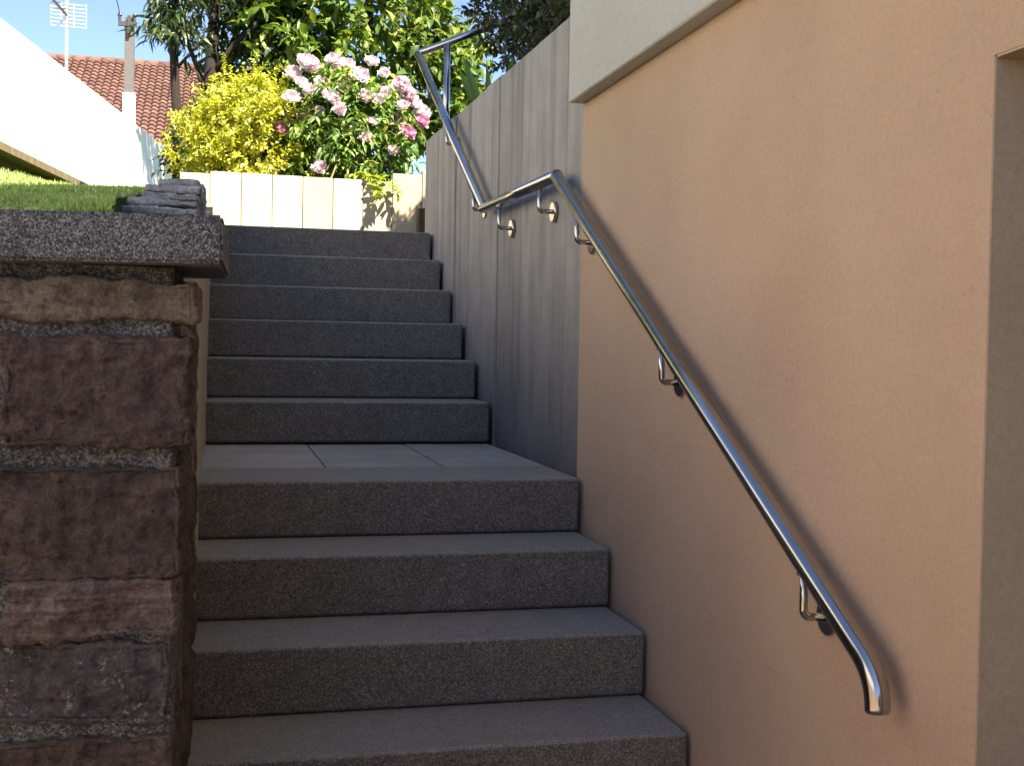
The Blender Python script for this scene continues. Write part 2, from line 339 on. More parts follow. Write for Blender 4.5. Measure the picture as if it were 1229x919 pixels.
def rough_block(name, x0, x1, y0, y1, z0, z1, mat, parent, seed, edge=0.012, r=0.02, lo=0.012, hi=0.004, shear=None):
    h = Vector(((x1 - x0) / 2, (y1 - y0) / 2, (z1 - z0) / 2)); c = Vector(((x0 + x1) / 2, (y0 + y1) / 2, (z0 + z1) / 2))
    r = min(r, min(h) * 0.8)
    bm = bmesh.new(); off = Vector((seed * 3.7, seed * 1.3, seed * 2.1))
    def face(ax, sgn):
        u, v = [(1, 2), (0, 2), (0, 1)][ax]
        nu = max(2, int(2 * h[u] / edge)); nv = max(2, int(2 * h[v] / edge)); nu = min(nu, 90); nv = min(nv, 90)
        G = []
        for i in range(nu + 1):
            row = []
            for j in range(nv + 1):
                p = Vector((0, 0, 0)); p[ax] = sgn * h[ax]; p[u] = -h[u] + 2 * h[u] * i / nu; p[v] = -h[v] + 2 * h[v] * j / nv
                row.append(bm.verts.new(p))
            G.append(row)
        for i in range(nu):
            for j in range(nv): bm.faces.new((G[i][j], G[i + 1][j], G[i + 1][j + 1], G[i][j + 1]))
    for ax in range(3):
        for sgn in (-1, 1): face(ax, sgn)
    bmesh.ops.remove_doubles(bm, verts=bm.verts, dist=edge * 0.2)
    pr_ = random.Random(seed * 13 + 1)
    pls = [(pr_.uniform(-h.x, h.x), pr_.uniform(-h.z, h.z), pr_.uniform(-.12, .12), pr_.uniform(-.16, .16), pr_.uniform(0.0, .012)) for _ in range(12)]
    for v in bm.verts:
        p = v.co.copy(); q = Vector([max(-h[k] + r, min(h[k] - r, p[k])) for k in range(3)])
        d = p - q; d = d.normalized() if d.length > 1e-9 else Vector((0, -1, 0))
        p = q + d * r
        w = p + c + off
        ws = Vector((w.x * 14, w.y * 14, w.z * 46))
        a = lo * 0.75 * fbm(w * 8, 0.9, 3) + hi * 0.9 * fbm(w * 50, 0.6, 4) - hi * 1.6 * abs(noise.noise(w * 19)) + hi * 1.2 * round(2.2 * noise.noise(ws * .55)) * 0.6 + hi * .6 * noise.noise(ws)
        if d.y < -.2:
            a += min(1.0, (-d.y - .2) / .7) * max(-.010, min(o_ + sx_ * (p.x - cx_) + sz_ * (p.z - cz_) for (cx_, cz_, sx_, sz_, o_) in pls)) * min(1.0, lo / .011)
        p = p + d * a
        if shear: p.z += shear * p.x
        v.co = p + c
    return obj_bm(name, bm, mat, parent, True)

# ------------------------------------------------------------------ leaves
def leaf_mesh(name, P, D, N, L, Wd, mat, parent=None, fold=0.25, droop=0.25, n=2):
    """P base points, D directions, N normals, L lengths, Wd widths -> one mesh of pointed leaves (4 or 8 tris each)"""
    D = D / np.linalg.norm(D, axis=1, keepdims=True); Sd = np.cross(D, N); Sd /= np.linalg.norm(Sd, axis=1, keepdims=True) + 1e-9
    N = np.cross(Sd, D); L = L[:, None]; Wd = Wd[:, None]
    if n == 1:
        V = np.stack([P, P + D * L * .45 + Sd * Wd * .5, P + D * L - N * L * droop, P + D * L * .45 - Sd * Wd * .5], 1)
        F = np.array([[0, 1, 2], [0, 2, 3]])
    else:
        V = np.stack([P, P + D * L * .3 + Sd * Wd * .42 + N * Wd * fold, P + D * L * .65 + Sd * Wd * .40 - N * (L * droop * .35 - Wd * fold), P + D * L - N * L * droop,
                      P + D * L * .65 - Sd * Wd * .40 - N * (L * droop * .35 - Wd * fold), P + D * L * .3 - Sd * Wd * .42 + N * Wd * fold,
                      P + D * L * .33, P + D * L * .66 - N * L * droop * .35], 1)
        F = np.array([[0, 1, 6], [1, 2, 7], [1, 7, 6], [2, 3, 7], [0, 6, 5], [6, 7, 4], [6, 4, 5], [7, 3, 4]])
    k = V.shape[1]; m = len(P)
    faces = (F[None] + (np.arange(m) * k)[:, None, None]).reshape(-1, 3)
    me = bpy.data.meshes.new(name)
    me.vertices.add(m * k); me.vertices.foreach_set('co', V.reshape(-1).astype(np.float32))
    me.loops.add(len(faces) * 3); me.loops.foreach_set('vertex_index', faces.reshape(-1).astype(np.int32))
    me.polygons.add(len(faces)); me.polygons.foreach_set('loop_start', (np.arange(len(faces)) * 3).astype(np.int32))
    me.polygons.foreach_set('loop_total', np.full(len(faces), 3, np.int32))
    me.update(calc_edges=True); me.validate()
    return link(name, me, mat, parent)
def unit(a): return a / (np.linalg.norm(a, axis=1, keepdims=True) + 1e-9)
def crown_points(n, c, rad, hollow=0.35, lump=0.5, seed=0, freq=1.6):
    """points in a lumpy ellipsoid: noise carves gaps and bays out of it"""
    r = np.random.default_rng(seed); out = []
    while len(out) < n:
        d = r.normal(size=3); d /= np.linalg.norm(d); s = r.random() ** (1 / 3)
        if s < hollow and r.random() < 0.8: continue
        p = np.array(c) + d * s * np.array(rad)
        lim = 1 - lump * (0.5 - 0.9 * noise.noise(Vector(d * freq) + Vector((seed, 0, 0))))
        if s > lim: continue
        if noise.noise(Vector(p) * 2.6 / max(rad) + Vector((0, seed, 0))) < -0.28: continue
        out.append(np.append(p, s))
    a = np.array(out); return a[:, :3], a[:, 3]
def twigs(name, C, centre, mat, parent, nl, L, Wr, twig_len, seed=0, gravity=0.2, out=0.8, droop=0.25, n=2, upward=0.0, fold=0.2, kind=True):
    """each point carries a short twig with nl leaves set spirally along it"""
    r = np.random.default_rng(seed); m = len(C)
    d = unit(unit(C - np.array(centre)) * out + r.normal(size=(m, 3)) * 0.55 + np.array([0, 0, upward]))
    P = []; D = []; N = []
    for k in range(nl):
        t = (k + r.random(m)) / nl
        base = C + d * (t * twig_len)[:, None] - np.array([0, 0, 1]) * (gravity * twig_len * t ** 2)[:, None]
        a = k * 2.4 + r.random(m) * 1.2
        e1 = unit(np.cross(d, np.array([0.13, 0.2, 1.0]))); e2 = np.cross(d, e1)
        side = e1 * np.cos(a)[:, None] + e2 * np.sin(a)[:, None]
        dd = unit(d * 0.55 + side * 0.9 - np.array([0, 0, gravity]) + r.normal(size=(m, 3)) * 0.2)
        P.append(base); D.append(dd); N.append(unit(np.array([0, 0, 1.0]) + r.normal(size=(m, 3)) * 0.45))
    P, D, N = map(np.concatenate, (P, D, N)); LL = L * r.uniform(0.65, 1.25, len(P))
    o = leaf_mesh(name, P, D, N, LL, LL * Wr * r.uniform(0.85, 1.15, len(P)), mat, parent, droop=droop, n=n, fold=fold)
    o['kind'] = 'stuff'; return o

# ================================================================== GROUND
STEP_R = 0.17; TREAD = 0.30867; Y0 = 2.635; LAND_Z = 0.68
def hill(x, y):
    z = 1.285 + 0.13 * (min(y, 7.0) - 2.1) + 0.10 * (min(max(y - 7.0, 0), 70))
    if x > -1.15 and y < 12: z += 0.04
    z += 0.16 * math.exp(-((x + 2.9) ** 2) / 0.35 - ((y - 9.0) ** 2) / 3.0)
    if x > -1.472 and 4.28 < y < 7.59: z -= 0.45
    elif x > -1.36 - 0.08 * (y - 3) and y < 4.3: z -= 0.11
    z += 0.012 * noise.noise(Vector((x * 1.1, y * 1.1, 0)))
    return z
yard = box('ground', -40, -0.0, -60, 2.03, -0.90, -0.51, 'paving'); yard['kind'] = 'structure'
def lin(a, b, n): return [a + (b - a) * i / (n - 1) for i in range(n)]
grid_mesh('lawn', lin(-12, -2.2, 30)[:-1] + lin(-2.2, -1.476, 14) + lin(-1.468, -1.185, 12), lin(2.22, 7.62, 40), hill, 'lawn')
grid_mesh('hillside', lin(-120, -8, 15)[:-1] + lin(-8, 6, 45) + lin(8, 120, 14), lin(7.60, 20, 40) + lin(22, 600, 40), hill, 'lawn')
box('planting_bed', 0.203, 14, 3.66, 7.585, 0.3, 2.16, 'soil')['kind'] = 'structure'
box('landing_path', -1.45, 3.0, 6.70, 7.595, 1.2, 1.700, 'paving')['kind'] = 'structure'
box('planter_soil', -1.45, 1.6, 7.60, 9.2, 1.4, 2.055, 'soil')['kind'] = 'structure'

# unseen blockers added to darken the yard: left wall, block behind the viewer
yw = thing('yard_light_blocker', 'unseen rendered wall added left of the yard to cut the light', 'wall', (-3.2, -1, -0.51))
box('wall', -3.45, -3.2, -7.0, 2.2, -0.7, 1.30, 'jamb', yw)
box('cap', -3.50, -3.16, -7.0, 2.2, 1.302, 1.37, 'coping', yw, 0.005)
gw = thing('rear_light_blocker', 'unseen rendered block added behind the viewer to cut the light', 'rear_light_blocker', (-2, -7, -0.51))
box('wall', -3.44, -0.01, -14.0, -7.0, -0.7, 2.6, 'orange', gw)
box('flat_roof', -3.6, -0.06, -14.2, -6.8, 2.603, 2.8, 'beige', gw, 0.01)
box('rear_blocker_door', -3.0, -0.6, -7.03, -6.99, -0.51, 1.7, 'doorpaint', gw)
upper_lawn = box('side_lawn', -40, -3.46, -30, 2.25, -0.7, 1.28, 'lawn'); upper_lawn['kind'] = 'structure'

# grass blades on the visible strip of lawn
def grass(n, x0, x1, y0, y1, h, seed):
    r = np.random.default_rng(seed)
    x = r.uniform(x0, x1, n); y = r.uniform(y0, y1, n)
    z = np.array([hill(a, b) for a, b in zip(x, y)]) - 0.004
    P = np.stack([x, y, z], 1); D = unit(np.stack([r.normal(0, .35, n), r.normal(0, .35, n), np.ones(n)], 1))
    N = unit(np.stack([r.normal(size=n), r.normal(size=n), np.zeros(n) + 0.01], 1))
    keep = ~((x > -1.37 - 0.08 * (y - 3)) & (y < 4.3)); x, y, P, D, N = x[keep], y[keep], P[keep], D[keep], N[keep]; n = len(x)
    clump = np.array([0.75 + 0.5 * noise.noise(Vector((a * 5, b * 3, 0))) for a, b in zip(x, y)])
    L = h * r.uniform(0.5, 1.2, n) * clump
    o = leaf_mesh('grass', P, D, N, L, np.full(n, 0.0055), 'grass', None, droop=0.3, n=1); o['kind'] = 'stuff'; return o
grass(30000, -2.4, -1.20, 2.42, 4.33, 0.030, 1)
grass(34000, -3.2, -1.47, 4.4, 7.6, 0.045, 2)
grass(16000, -4.2, -1.6, 7.6, 10.5, 0.05, 3)

# ================================================================== STAIRCASE
st = thing('staircase', 'speckled grey stone block steps climbing from the yard to the planter wall', 'stairs', (-0.6, Y0, 0))
def step(i, y, z, depth, tid):
    bm = bmesh.new(); j = 0.0015 * math.sin(i * 2.1)
    add_box(bm, -1.20, -0.012, y + j, y + depth, z - STEP_R + 0.002, z, 0.012, 3)
    o = obj_bm('stone_step', bm, 'step', st)
    me = o.data; me.polygons.foreach_set('use_smooth', [p.area < 0.02 for p in me.polygons])
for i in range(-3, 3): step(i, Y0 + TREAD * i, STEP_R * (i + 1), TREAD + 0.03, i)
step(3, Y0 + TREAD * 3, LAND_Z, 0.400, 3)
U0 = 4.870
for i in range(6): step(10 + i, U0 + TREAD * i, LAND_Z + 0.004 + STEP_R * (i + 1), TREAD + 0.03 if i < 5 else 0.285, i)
# landing slabs with open joints
xs = [-1.20, -0.772, -0.374, -0.012]
for i in range(3):
    box('landing_tile', xs[i] + (0.003 if i else 0), xs[i + 1] - 0.002, 3.966, U0 + 0.05, LAND_Z - 0.05, LAND_Z - 0.002 - 0.001 * (i == 1), 'tile', st, 0.003)
box('landing_bed', -1.20, -0.012, 3.95, U0 + 0.05, 0.3, LAND_Z - 0.052, 'soil', st)

bm = bmesh.new()
pf = [(1.9, -0.8), (1.9, -0.345)]
for i in range(-3, 3): pf += [(Y0 + TREAD * i + 0.06, STEP_R * i + 0.02), (Y0 + TREAD * i + 0.06, STEP_R * (i + 1) - 0.09)]
pf = [(1.75, -0.8)] + [(Y0 + TREAD * i + 0.06, STEP_R * (i + k) - 0.05) for i in range(-3, 4) for k in (0, 1)] + [(U0 + TREAD * i + 0.06, LAND_Z + STEP_R * (i + k) - 0.06) for i in range(6) for k in (0, 1)] + [(6.69, LAND_Z + 6 * STEP_R - 0.06), (6.69, -0.8)]
pf[1] = (pf[1][0], -0.7)
add_prism(bm, pf, -1.19, -0.016, 'x'); obj_bm('stair_core', bm, 'mortar', st)

# ================================================================== HOUSE
hs = thing('house', 'apricot rendered house with cream slab edge above and doorway at right', 'house', (0, 3.64, -0.51))
bm = bmesh.new()
dy0, dy1, dz = 0.50, 1.552, 1.531
X1 = 0.33
def quad(*p): bm.faces.new([bm.verts.new(q) for q in p])
# facade X = 0 around the doorway, built as a thick wall
for (a, b, c, d) in ((dy1, 3.64, -0.9, 1.862), (-6.5, dy0, -0.9, 1.862), (dy0, dy1, dz, 1.862)):
    add_box(bm, 0.0, X1, a, b, c, d)
obj_bm('facade_wall', bm, 'orange', hs)
# back wall, end wall and core closing the ground floor
bm = bmesh.new(); add_box(bm, X1 + 0.003, 8.0, -6.5, 3.635, -0.9, 1.84); obj_bm('ground_floor', bm, 'orange', hs)
# the doorway's jambs and soffit, thin render skins 3 mm proud
box('door_jamb', 0.0012, X1 - 0.002, dy1 - 0.002, dy1 + 0.02, -0.9, dz - 0.003, 'jamb', hs)
box('door_jamb', 0.004, X1 - 0.002, dy0 - 0.02, dy0 + 0.004, -0.9, dz - 0.003, 'jamb', hs)
box('door_soffit', 0.0012, X1 - 0.002, dy0 + 0.004, dy1 - 0.004, dz - 0.004, dz + 0.02, 'jamb', hs)
dr = box('door', 0.27, 0.32, dy0 + 0.006, dy1 - 0.006, -0.5, dz - 0.006, 'doorpaint', hs, 0.004)
bm = bmesh.new(); add_tube(bm, [(0.27, 0.62, 0.5), (0.22, 0.62, 0.5), (0.22, 0.75, 0.5)], 0.01, 8); obj_bm('door_handle', bm, 'steel', dr, True)
# projecting cream slab / terrace fascia
bm = bmesh.new(); add_box(bm, -0.05, 8.05, -6.6, 3.641, 1.864, 2.95, 0.004, 1); obj_bm('terrace_fascia', bm, 'beige', hs)
box('upper_wall', 0.02, 7.98, -6.5, 3.63, 2.952, 6.2, 'beige', hs)
for wy in (-4.2, -0.6):
    wf = box('window', -0.005, 0.06, wy, wy + 1.3, 3.6, 4.9, 'whiteframe', hs, 0.006)
    for k in range(2): box('window_pane', -0.011, 0.0, wy + 0.07 + k * 0.6, wy + 0.63 + k * 0.6, 3.68, 4.82, 'glass', wf)
bm = bmesh.new()
rk = lambda x: 6.276 + 0.65 * x
add_prism(bm, [(-0.6, rk(-0.6)), (4, rk(4)), (8.6, rk(-0.6)), (8.6, rk(-0.6) - 0.2), (4, rk(4) - 0.2), (-0.6, rk(-0.6) - 0.2)], -6.8, 3.75, 'y')
obj_bm('house_roof', bm, 'rooftile', hs)
bm = bmesh.new(); add_prism(bm, [(0.02, 6.2), (7.98, 6.2), (4, rk(4) - 0.25)], -6.5, 3.63, 'y'); obj_bm('gable_wall', bm, 'beige', hs)

# ================================================================== CONCRETE WALL ALONG THE STAIRS
cw = thing('concrete_wall', 'grey board-marked concrete retaining wall beside the upper steps', 'wall', (0.1, 5.2, 0.5))
yb = [3.642, 3.841, 4.009, 4.24, 4.469, 4.636, 4.86, 5.092, 5.29, 5.478, 5.65, 5.812, 6.089, 6.314, 6.556, 6.735]
rr = random.Random(5)
for a, b in zip(yb, yb[1:]):
    bm = bmesh.new(); f = rr.uniform(-0.004, 0.004) + 0.0045
    ta = 2.194 + (a - 3.84) * 0.02; tb = 2.194 + (b - 3.84) * 0.02; e = 0.0022
    vs = [bm.verts.new((x, y, z)) for x in (f, 0.20) for (y, zt) in ((a + e, ta), (b - e, tb)) for z in (0.2, zt)]
    for q in [(0, 1, 3, 2), (4, 6, 7, 5), (0, 4, 5, 1), (2, 3, 7, 6), (0, 2, 6, 4), (1, 5, 7, 3)]: bm.faces.new([vs[i] for i in q])
    bmesh.ops.bevel(bm, geom=list(bm.edges), offset=0.003, segments=1, affect='EDGES')
    obj_bm('concrete_board', bm, 'concrete', cw)
box('wall_core', 0.012, 0.195, 3.645, 6.73, 0.2, 2.18, 'concrete', cw)

# ================================================================== HANDRAIL
hr = thing('handrail', 'brushed steel tube handrail zigzagging up the wall on brackets', 'handrail', (-0.075, 1.7, 0.5))
RX = -0.053; RR = 0.0212
P1, P2, P3, P4 = Vector((RX, 1.744, 0.558)), Vector((RX, 3.757, 1.650)), Vector((RX, 4.880, 1.668)), Vector((RX, 6.700, 2.733))
# lower run with its swept-down end
pts = []
d = (P2 - P1).normalized(); cen_r = 0.055
a0 = P1 + d * 0.012; dn = Vector((0, -0.12, -1)).normalized()
for k in range(11):
    t = k / 10; b0 = P1 + dn * 0.055
    pts.append((b0 * (1 - t) ** 2 + P1 * 2 * t * (1 - t) * 0.5 + (P1 + Vector((0, -0.012, -0.004))) * t * (1 - t) + (P1 + d * 0.06) * t ** 2))
bm = bmesh.new()
add_tube(bm, [pts[0] + dn * .009, pts[0] + dn * .0075, pts[0] + dn * .004] + pts + [P2], [RR * .72, RR * .9, RR * .98] + [RR] * 12, 24)
obj_bm('lower_rail', bm, 'steel', hr, True)
d2 = (P4 - P3).normalized()
bm = bmesh.new(); add_tube(bm, [P2 + Vector((0, -0.010, -0.001)), P3 + Vector((0, 0.010, 0))], RR, 24); obj_bm('landing_rail', bm, 'steel', hr, True)
bm = bmesh.new(); add_tube(bm, [P3, P4 + d2 * 0.005], RR, 24); obj_bm('upper_rail', bm, 'steel', hr, True)
P5 = Vector((0.66, 6.715, 3.055))
bm = bmesh.new(); add_tube(bm, [P4 - Vector((0.008, 0, 0)), P5], RR, 24); obj_bm('top_rail', bm, 'steel', hr, True)
def flat_caps(o):
    me = o.data
    for p in me.polygons:
        if len(p.vertices) > 4: p.use_smooth = False
for o in list(hr.children): flat_caps(o)
for (px, zz) in ((0.112, 2.80),):
    bm = bmesh.new(); add_tube(bm, [(px, 6.685, 2.19), (px, 6.688, zz)], 0.019, 16)
    add_tube(bm, [(px, 6.685, 2.25), (px, 6.685, 2.262)], 0.05, 20); po = obj_bm('rail_post', bm, 'steel', hr, True); flat_caps(po)
def bracket(y, rail_z, out=0.07, drop=0.085):
    # rod drops from the rail, bends and runs to the wall rose
    zt = rail_z - RR + 0.004; zb = zt - drop; p = [Vector((RX, y, zt))]
    for k in range(6):
        a = math.pi / 2 * k / 5; p.append(Vector((RX + 0.014 * (1 - math.cos(a)), y, zb + 0.014 * (1 - math.sin(a)))))
    p.append(Vector((-0.002, y, zb)))
    bm = bmesh.new(); add_tube(bm, p, 0.0078, 10)
    add_tube(bm, [(RX, y, zt + 0.004), (RX, y, zt - 0.006)], 0.014, 14)
    b = obj_bm('rail_bracket', bm, 'steel', hr, True)
    bm = bmesh.new(); add_tube(bm, [(0.004, y, zb), (-0.007, y, zb), (-0.0085, y, zb)], [0.036, 0.036, 0.033], 28)
    o = obj_bm('bracket_rose', bm, 'steel', b, True); flat_caps(o)
def lz(y): return P1.z + (P2.z - P1.z) * (y - P1.y) / (P2.y - P1.y)
def uz(y): return P3.z + (P4.z - P3.z) * (y - P3.y) / (P4.y - P3.y)
for y in (2.0, 2.76, 3.51): bracket(y, lz(y))
for y in (3.965, 4.58): bracket(y, 1.659)
for y in (5.08, 5.75, 6.35): bracket(y, uz(y))

# ================================================================== STONE WALL AT THE LEFT
sw = thing('stone_wall', 'dark red and brown rubble stone garden wall topped by a speckled grey coping', 'wall', (-1.4, 2.2, -0.51))
# mortar core: a finely dented block
def mortar_core():
    bm = bmesh.new()
    nx, nz = 90, 150; x0, x1, z0, z1 = -2.35, -1.186, -0.53, 1.208
    G = []
    for j in range(nz + 1):
        row = []
        for i in range(nx + 1):
            t = i / nx; x = x0 + (x1 - x0) * (t ** 0.6); z = z0 + (z1 - z0) * j / nz
            w = Vector((x, 2, z)); y = 2.020 + 0.005 * fbm(w * 12, .8, 3) + 0.005 * fbm(w * 70, .7, 3)
            row.append(bm.verts.new((x, y, z)))
        G.append(row)
    ny = 70; last = [r[-1] for r in G]
    for j in range(nz):
        for i in range(nx): bm.faces.new((G[j][i], G[j][i + 1], G[j + 1][i + 1], G[j + 1][i]))
    prev = last
    for k in range(1, ny + 1):
        y = 2.02 + 1.25 * k / ny; row = []
        for j in range(nz + 1):
            z = z0 + (z1 - z0) * j / nz; w = Vector((-1.18, y, z))
            row.append(bm.verts.new((-1.184 + 0.005 * fbm(w * 12, .8, 3) + 0.004 * fbm(w * 70, .7, 3), y, z)))
        for j in range(nz): bm.faces.new((prev[j], row[j], row[j + 1], prev[j + 1]))
        prev = row
    return obj_bm('mortar', bm, 'mortar', sw, True)
mortar_core()
# courses of the front face: (x0, x1, z0, z1, material, proud, shear)
ST = [(-1.53, -1.147, 1.122, 1.183, 'tan_stone', 0.016, 0.00, .30),
      (-1.445, -1.156, 0.917, 1.089, 'red_stone', 0.022, 0.00, .26),
      (-1.475, -1.168, 0.704, 0.884, 'brown_stone', 0.016, 0.00, .42),
      (-1.438, -1.178, 0.609, 0.698, 'band_stone', 0.020, 0.00, .24),
      (-1.50, -1.188, 0.470, 0.597, 'grey_stone', 0.010, -0.06, .30),
      (-1.50, -1.180, 0.300, 0.440, 'brown_stone', 0.014, 0.00, .34),
      (-1.46, -1.172, 0.120, 0.275, 'red_stone', 0.016, 0.00, .30),
      (-1.50, -1.172, -0.09, 0.100, 'brown_stone', 0.016, 0.00, .34),
      (-1.46, -1.172, -0.30, -0.11, 'red_stone', 0.016, 0.00, .30),
      (-1.50, -1.172, -0.52, -0.32, 'brown_stone', 0.016, 0.00, .30)]
for k, (x0, x1, z0, z1, m, pr, sh, dp) in enumerate(ST):
    rough_block('stone', x0, x1, 2.012 - pr, 2.012 + dp, z0 - .003, z1 + .004, m, sw, k + 1, 0.0045 if k < 6 else 0.02, 0.010, 0.009, 0.0045, sh)
# neighbours further left, running out of the frame
rl = random.Random(2); z = -0.5; k = 20
while z < 1.15:
    hgt = rl.uniform(0.10, 0.19); z2 = min(z + hgt, 1.2); x = -1.56
    while x > -2.3:
        w = rl.uniform(0.2, 0.36); x2 = x; x = max(x - w, -2.34)
        rough_block('stone', x + 0.012, x2 - 0.012, 1.995, 2.2, z + 0.012, z2 - 0.012, rl.choice(['red_stone', 'brown_stone', 'tan_stone', 'grey_stone']), sw, k, 0.022, 0.02, 0.012, 0.005); k += 1
    z = z2
# side-face stones towards the stairs
y = 2.46
while y < 3.2:
    ln = rl.uniform(0.2, 0.34); z = 0.0
    while z < 1.12:
        hgt = rl.uniform(0.12, 0.2)
        rough_block('stone', -1.30, -1.170, y + 0.012, min(y + ln, 3.24) - 0.01, z + 0.01, min(z + hgt, 1.19) - 0.01, rl.choice(['brown_stone', 'red_stone', 'tan_stone']), sw, k, 0.02, 0.02, 0.008, 0.004); k += 1
        z += hgt
    y += ln
# coping slab of washed aggregate; its free end is cut slightly out of square
bm = bmesh.new()
add_prism(bm, [(-2.40, 1.945), (-1.108, 1.945), (-1.0965, 2.415), (-2.40, 2.43)], 1.2125, 1.2895, 'z')
for v in bm.verts:                                  # follows the wall's slight fall towards the left
    v.co.z += (v.co.x + 1.108) * 0.014
bmesh.ops.bevel(bm, geom=list(bm.edges), offset=0.005, segments=2, affect='EDGES')
obj_bm('coping_slab', bm, 'coping', sw)

# wall that carries the lawn along the stairs, with stepped flat stones on it
lw = thing('stair_side_wall', 'stepped stack of flat grey stones edging the lawn along the stairs', 'wall', (-1.3, 3.3, 0.2))
bm = bmesh.new()
ys_ = [3.24, 3.7, 4.3, 4.9, 5.5, 6.1, 6.8, 7.49]
add_prism(bm, [(3.24, 0.2)] + [(7.49, 0.2)] + [(yy, 1.355 + 0.135 * (yy - 3.24)) for yy in reversed(ys_)], -1.46, -1.173, 'x')
obj_bm('rendered_face', bm, 'jamb', lw)
# the stack that steps up towards the planter: thin uneven slabs, each set back a little
for q in range(6):
    za = 1.500 + 0.0335 * q
    rough_block('flat_stone', -1.485 + 0.024 * q + rl.uniform(-.012, .012), -1.190 + rl.uniform(-.012, .006), 4.30 + 0.07 * q + rl.uniform(-.03, .03), 5.75 + .05 * q, za + 0.0015, za + 0.0315, 'flat_stone', lw, 70 + q, 0.010, 0.006, 0.007, 0.004)
for q in range(5):
    za = 1.70 + 0.035 * q
    rough_block('flat_stone', -1.44 + 0.02 * q, -1.205, 5.9 + 0.05 * q, 7.35, za + 0.0015, za + 0.033, 'flat_stone', lw, 80 + q, 0.014, 0.006, 0.007, 0.004)

# ================================================================== PLANTER WALL
pw = thing('planter_wall', 'sunlit row of pale upright concrete palisades holding the flower bed', 'wall', (-0.4, 7.5, 1.70))
edges = [-1.375] + [-1.197 + 0.1865 * i for i in range(7)] + [0.111, 0.298, 0.485, 0.672, 0.859]
for i, (a, b) in enumerate(zip(edges, edges[1:])):
    top = 2.115 if i == 0 else (2.132 - 0.002 * i if i < 7 else 2.172 + (0.03 * (i - 7)))
    box('palisade', a + 0.002, b - 0.002, 7.50 + (0.004 * math.sin(i * 2.3)), 7.60, 1.55, top, 'panel', pw, 0.004, 2)
box('palisade', 0.075, 0.118, 7.40, 7.489, 1.6, 1.95, 'timber', pw, 0.004)

# ================================================================== PLANTS
def stem_tube(name, pts, r0, r1, mat, parent, n=8):
    bm = bmesh.new(); add_tube(bm, pts, [r0 + (r1 - r0) * i / (len(pts) - 1) for i in range(len(pts))], n); return obj_bm(name, bm, mat, parent, True)
def limb_path(a, b, bend, k=6, seed=0):
    r = random.Random(seed); a = Vector(a); b = Vector(b); o = Vector((r.uniform(-1, 1), r.uniform(-1, 1), r.uniform(0, .6))) * bend; out = []
    for i in range(k + 1):
        t = i / k; out.append(a.lerp(b, t) + o * math.sin(math.pi * t) + Vector((r.uniform(-1, 1), r.uniform(-1, 1), 0)) * bend * 0.12)
    return out
# --- golden shrub
ys = thing('golden_shrub', 'bushy golden yellow variegated shrub behind the left half of the planter wall', 'shrub', (-1.0, 8.2, 2.05))
C, s = crown_points(1600, (-0.99, 8.22, 2.38), (0.47, 0.42, 0.47), 0.45, 0.24, 11, 2.2)
twigs('foliage', C, (-0.99, 8.3, 2.15), 'leaf_yellow', ys, 9, 0.036, 0.55, 0.10, 1, 0.0, 0.9, 0.1, 2, 0.35)
sp = []
r = np.random.default_rng(4)
for (x, y, h) in ((-1.10, 8.15, 2.99), (-1.06, 8.2, 2.93), (-0.93, 8.2, 3.03), (-0.92, 8.15, 2.95), (-0.80, 8.2, 2.95), (-0.72, 8.1, 2.95), (-0.76, 8.2, 2.88), (-1.17, 8.1, 2.84), (-1.24, 8.1, 2.75), (-0.86, 8.1, 2.87), (-1.0, 8.1, 2.9)):
    for t in np.linspace(0, 1, 9): sp.append((x + 0.02 * math.sin(t * 3 + x * 9), y, 2.55 + (h - 2.60) * t))
twigs('foliage', np.array(sp), (-0.97, 8.2, 1.0), 'leaf_yellow', ys, 9, 0.03, 0.55, 0.06, 2, 0.0, 0.9, 0.1, 2, 0.6)
bm = bmesh.new()
for i in range(9):
    a = i * 0.7; add_tube(bm, limb_path((-0.98 + .08 * math.cos(a), 8.25 + .08 * math.sin(a), 2.03), (-0.98 + .36 * math.cos(a), 8.22 + .3 * math.sin(a), 2.7), .05, 5, i), [.012, .011, .010, .008, .006, .004], 6)
obj_bm('stem', bm, 'bark', ys, True)

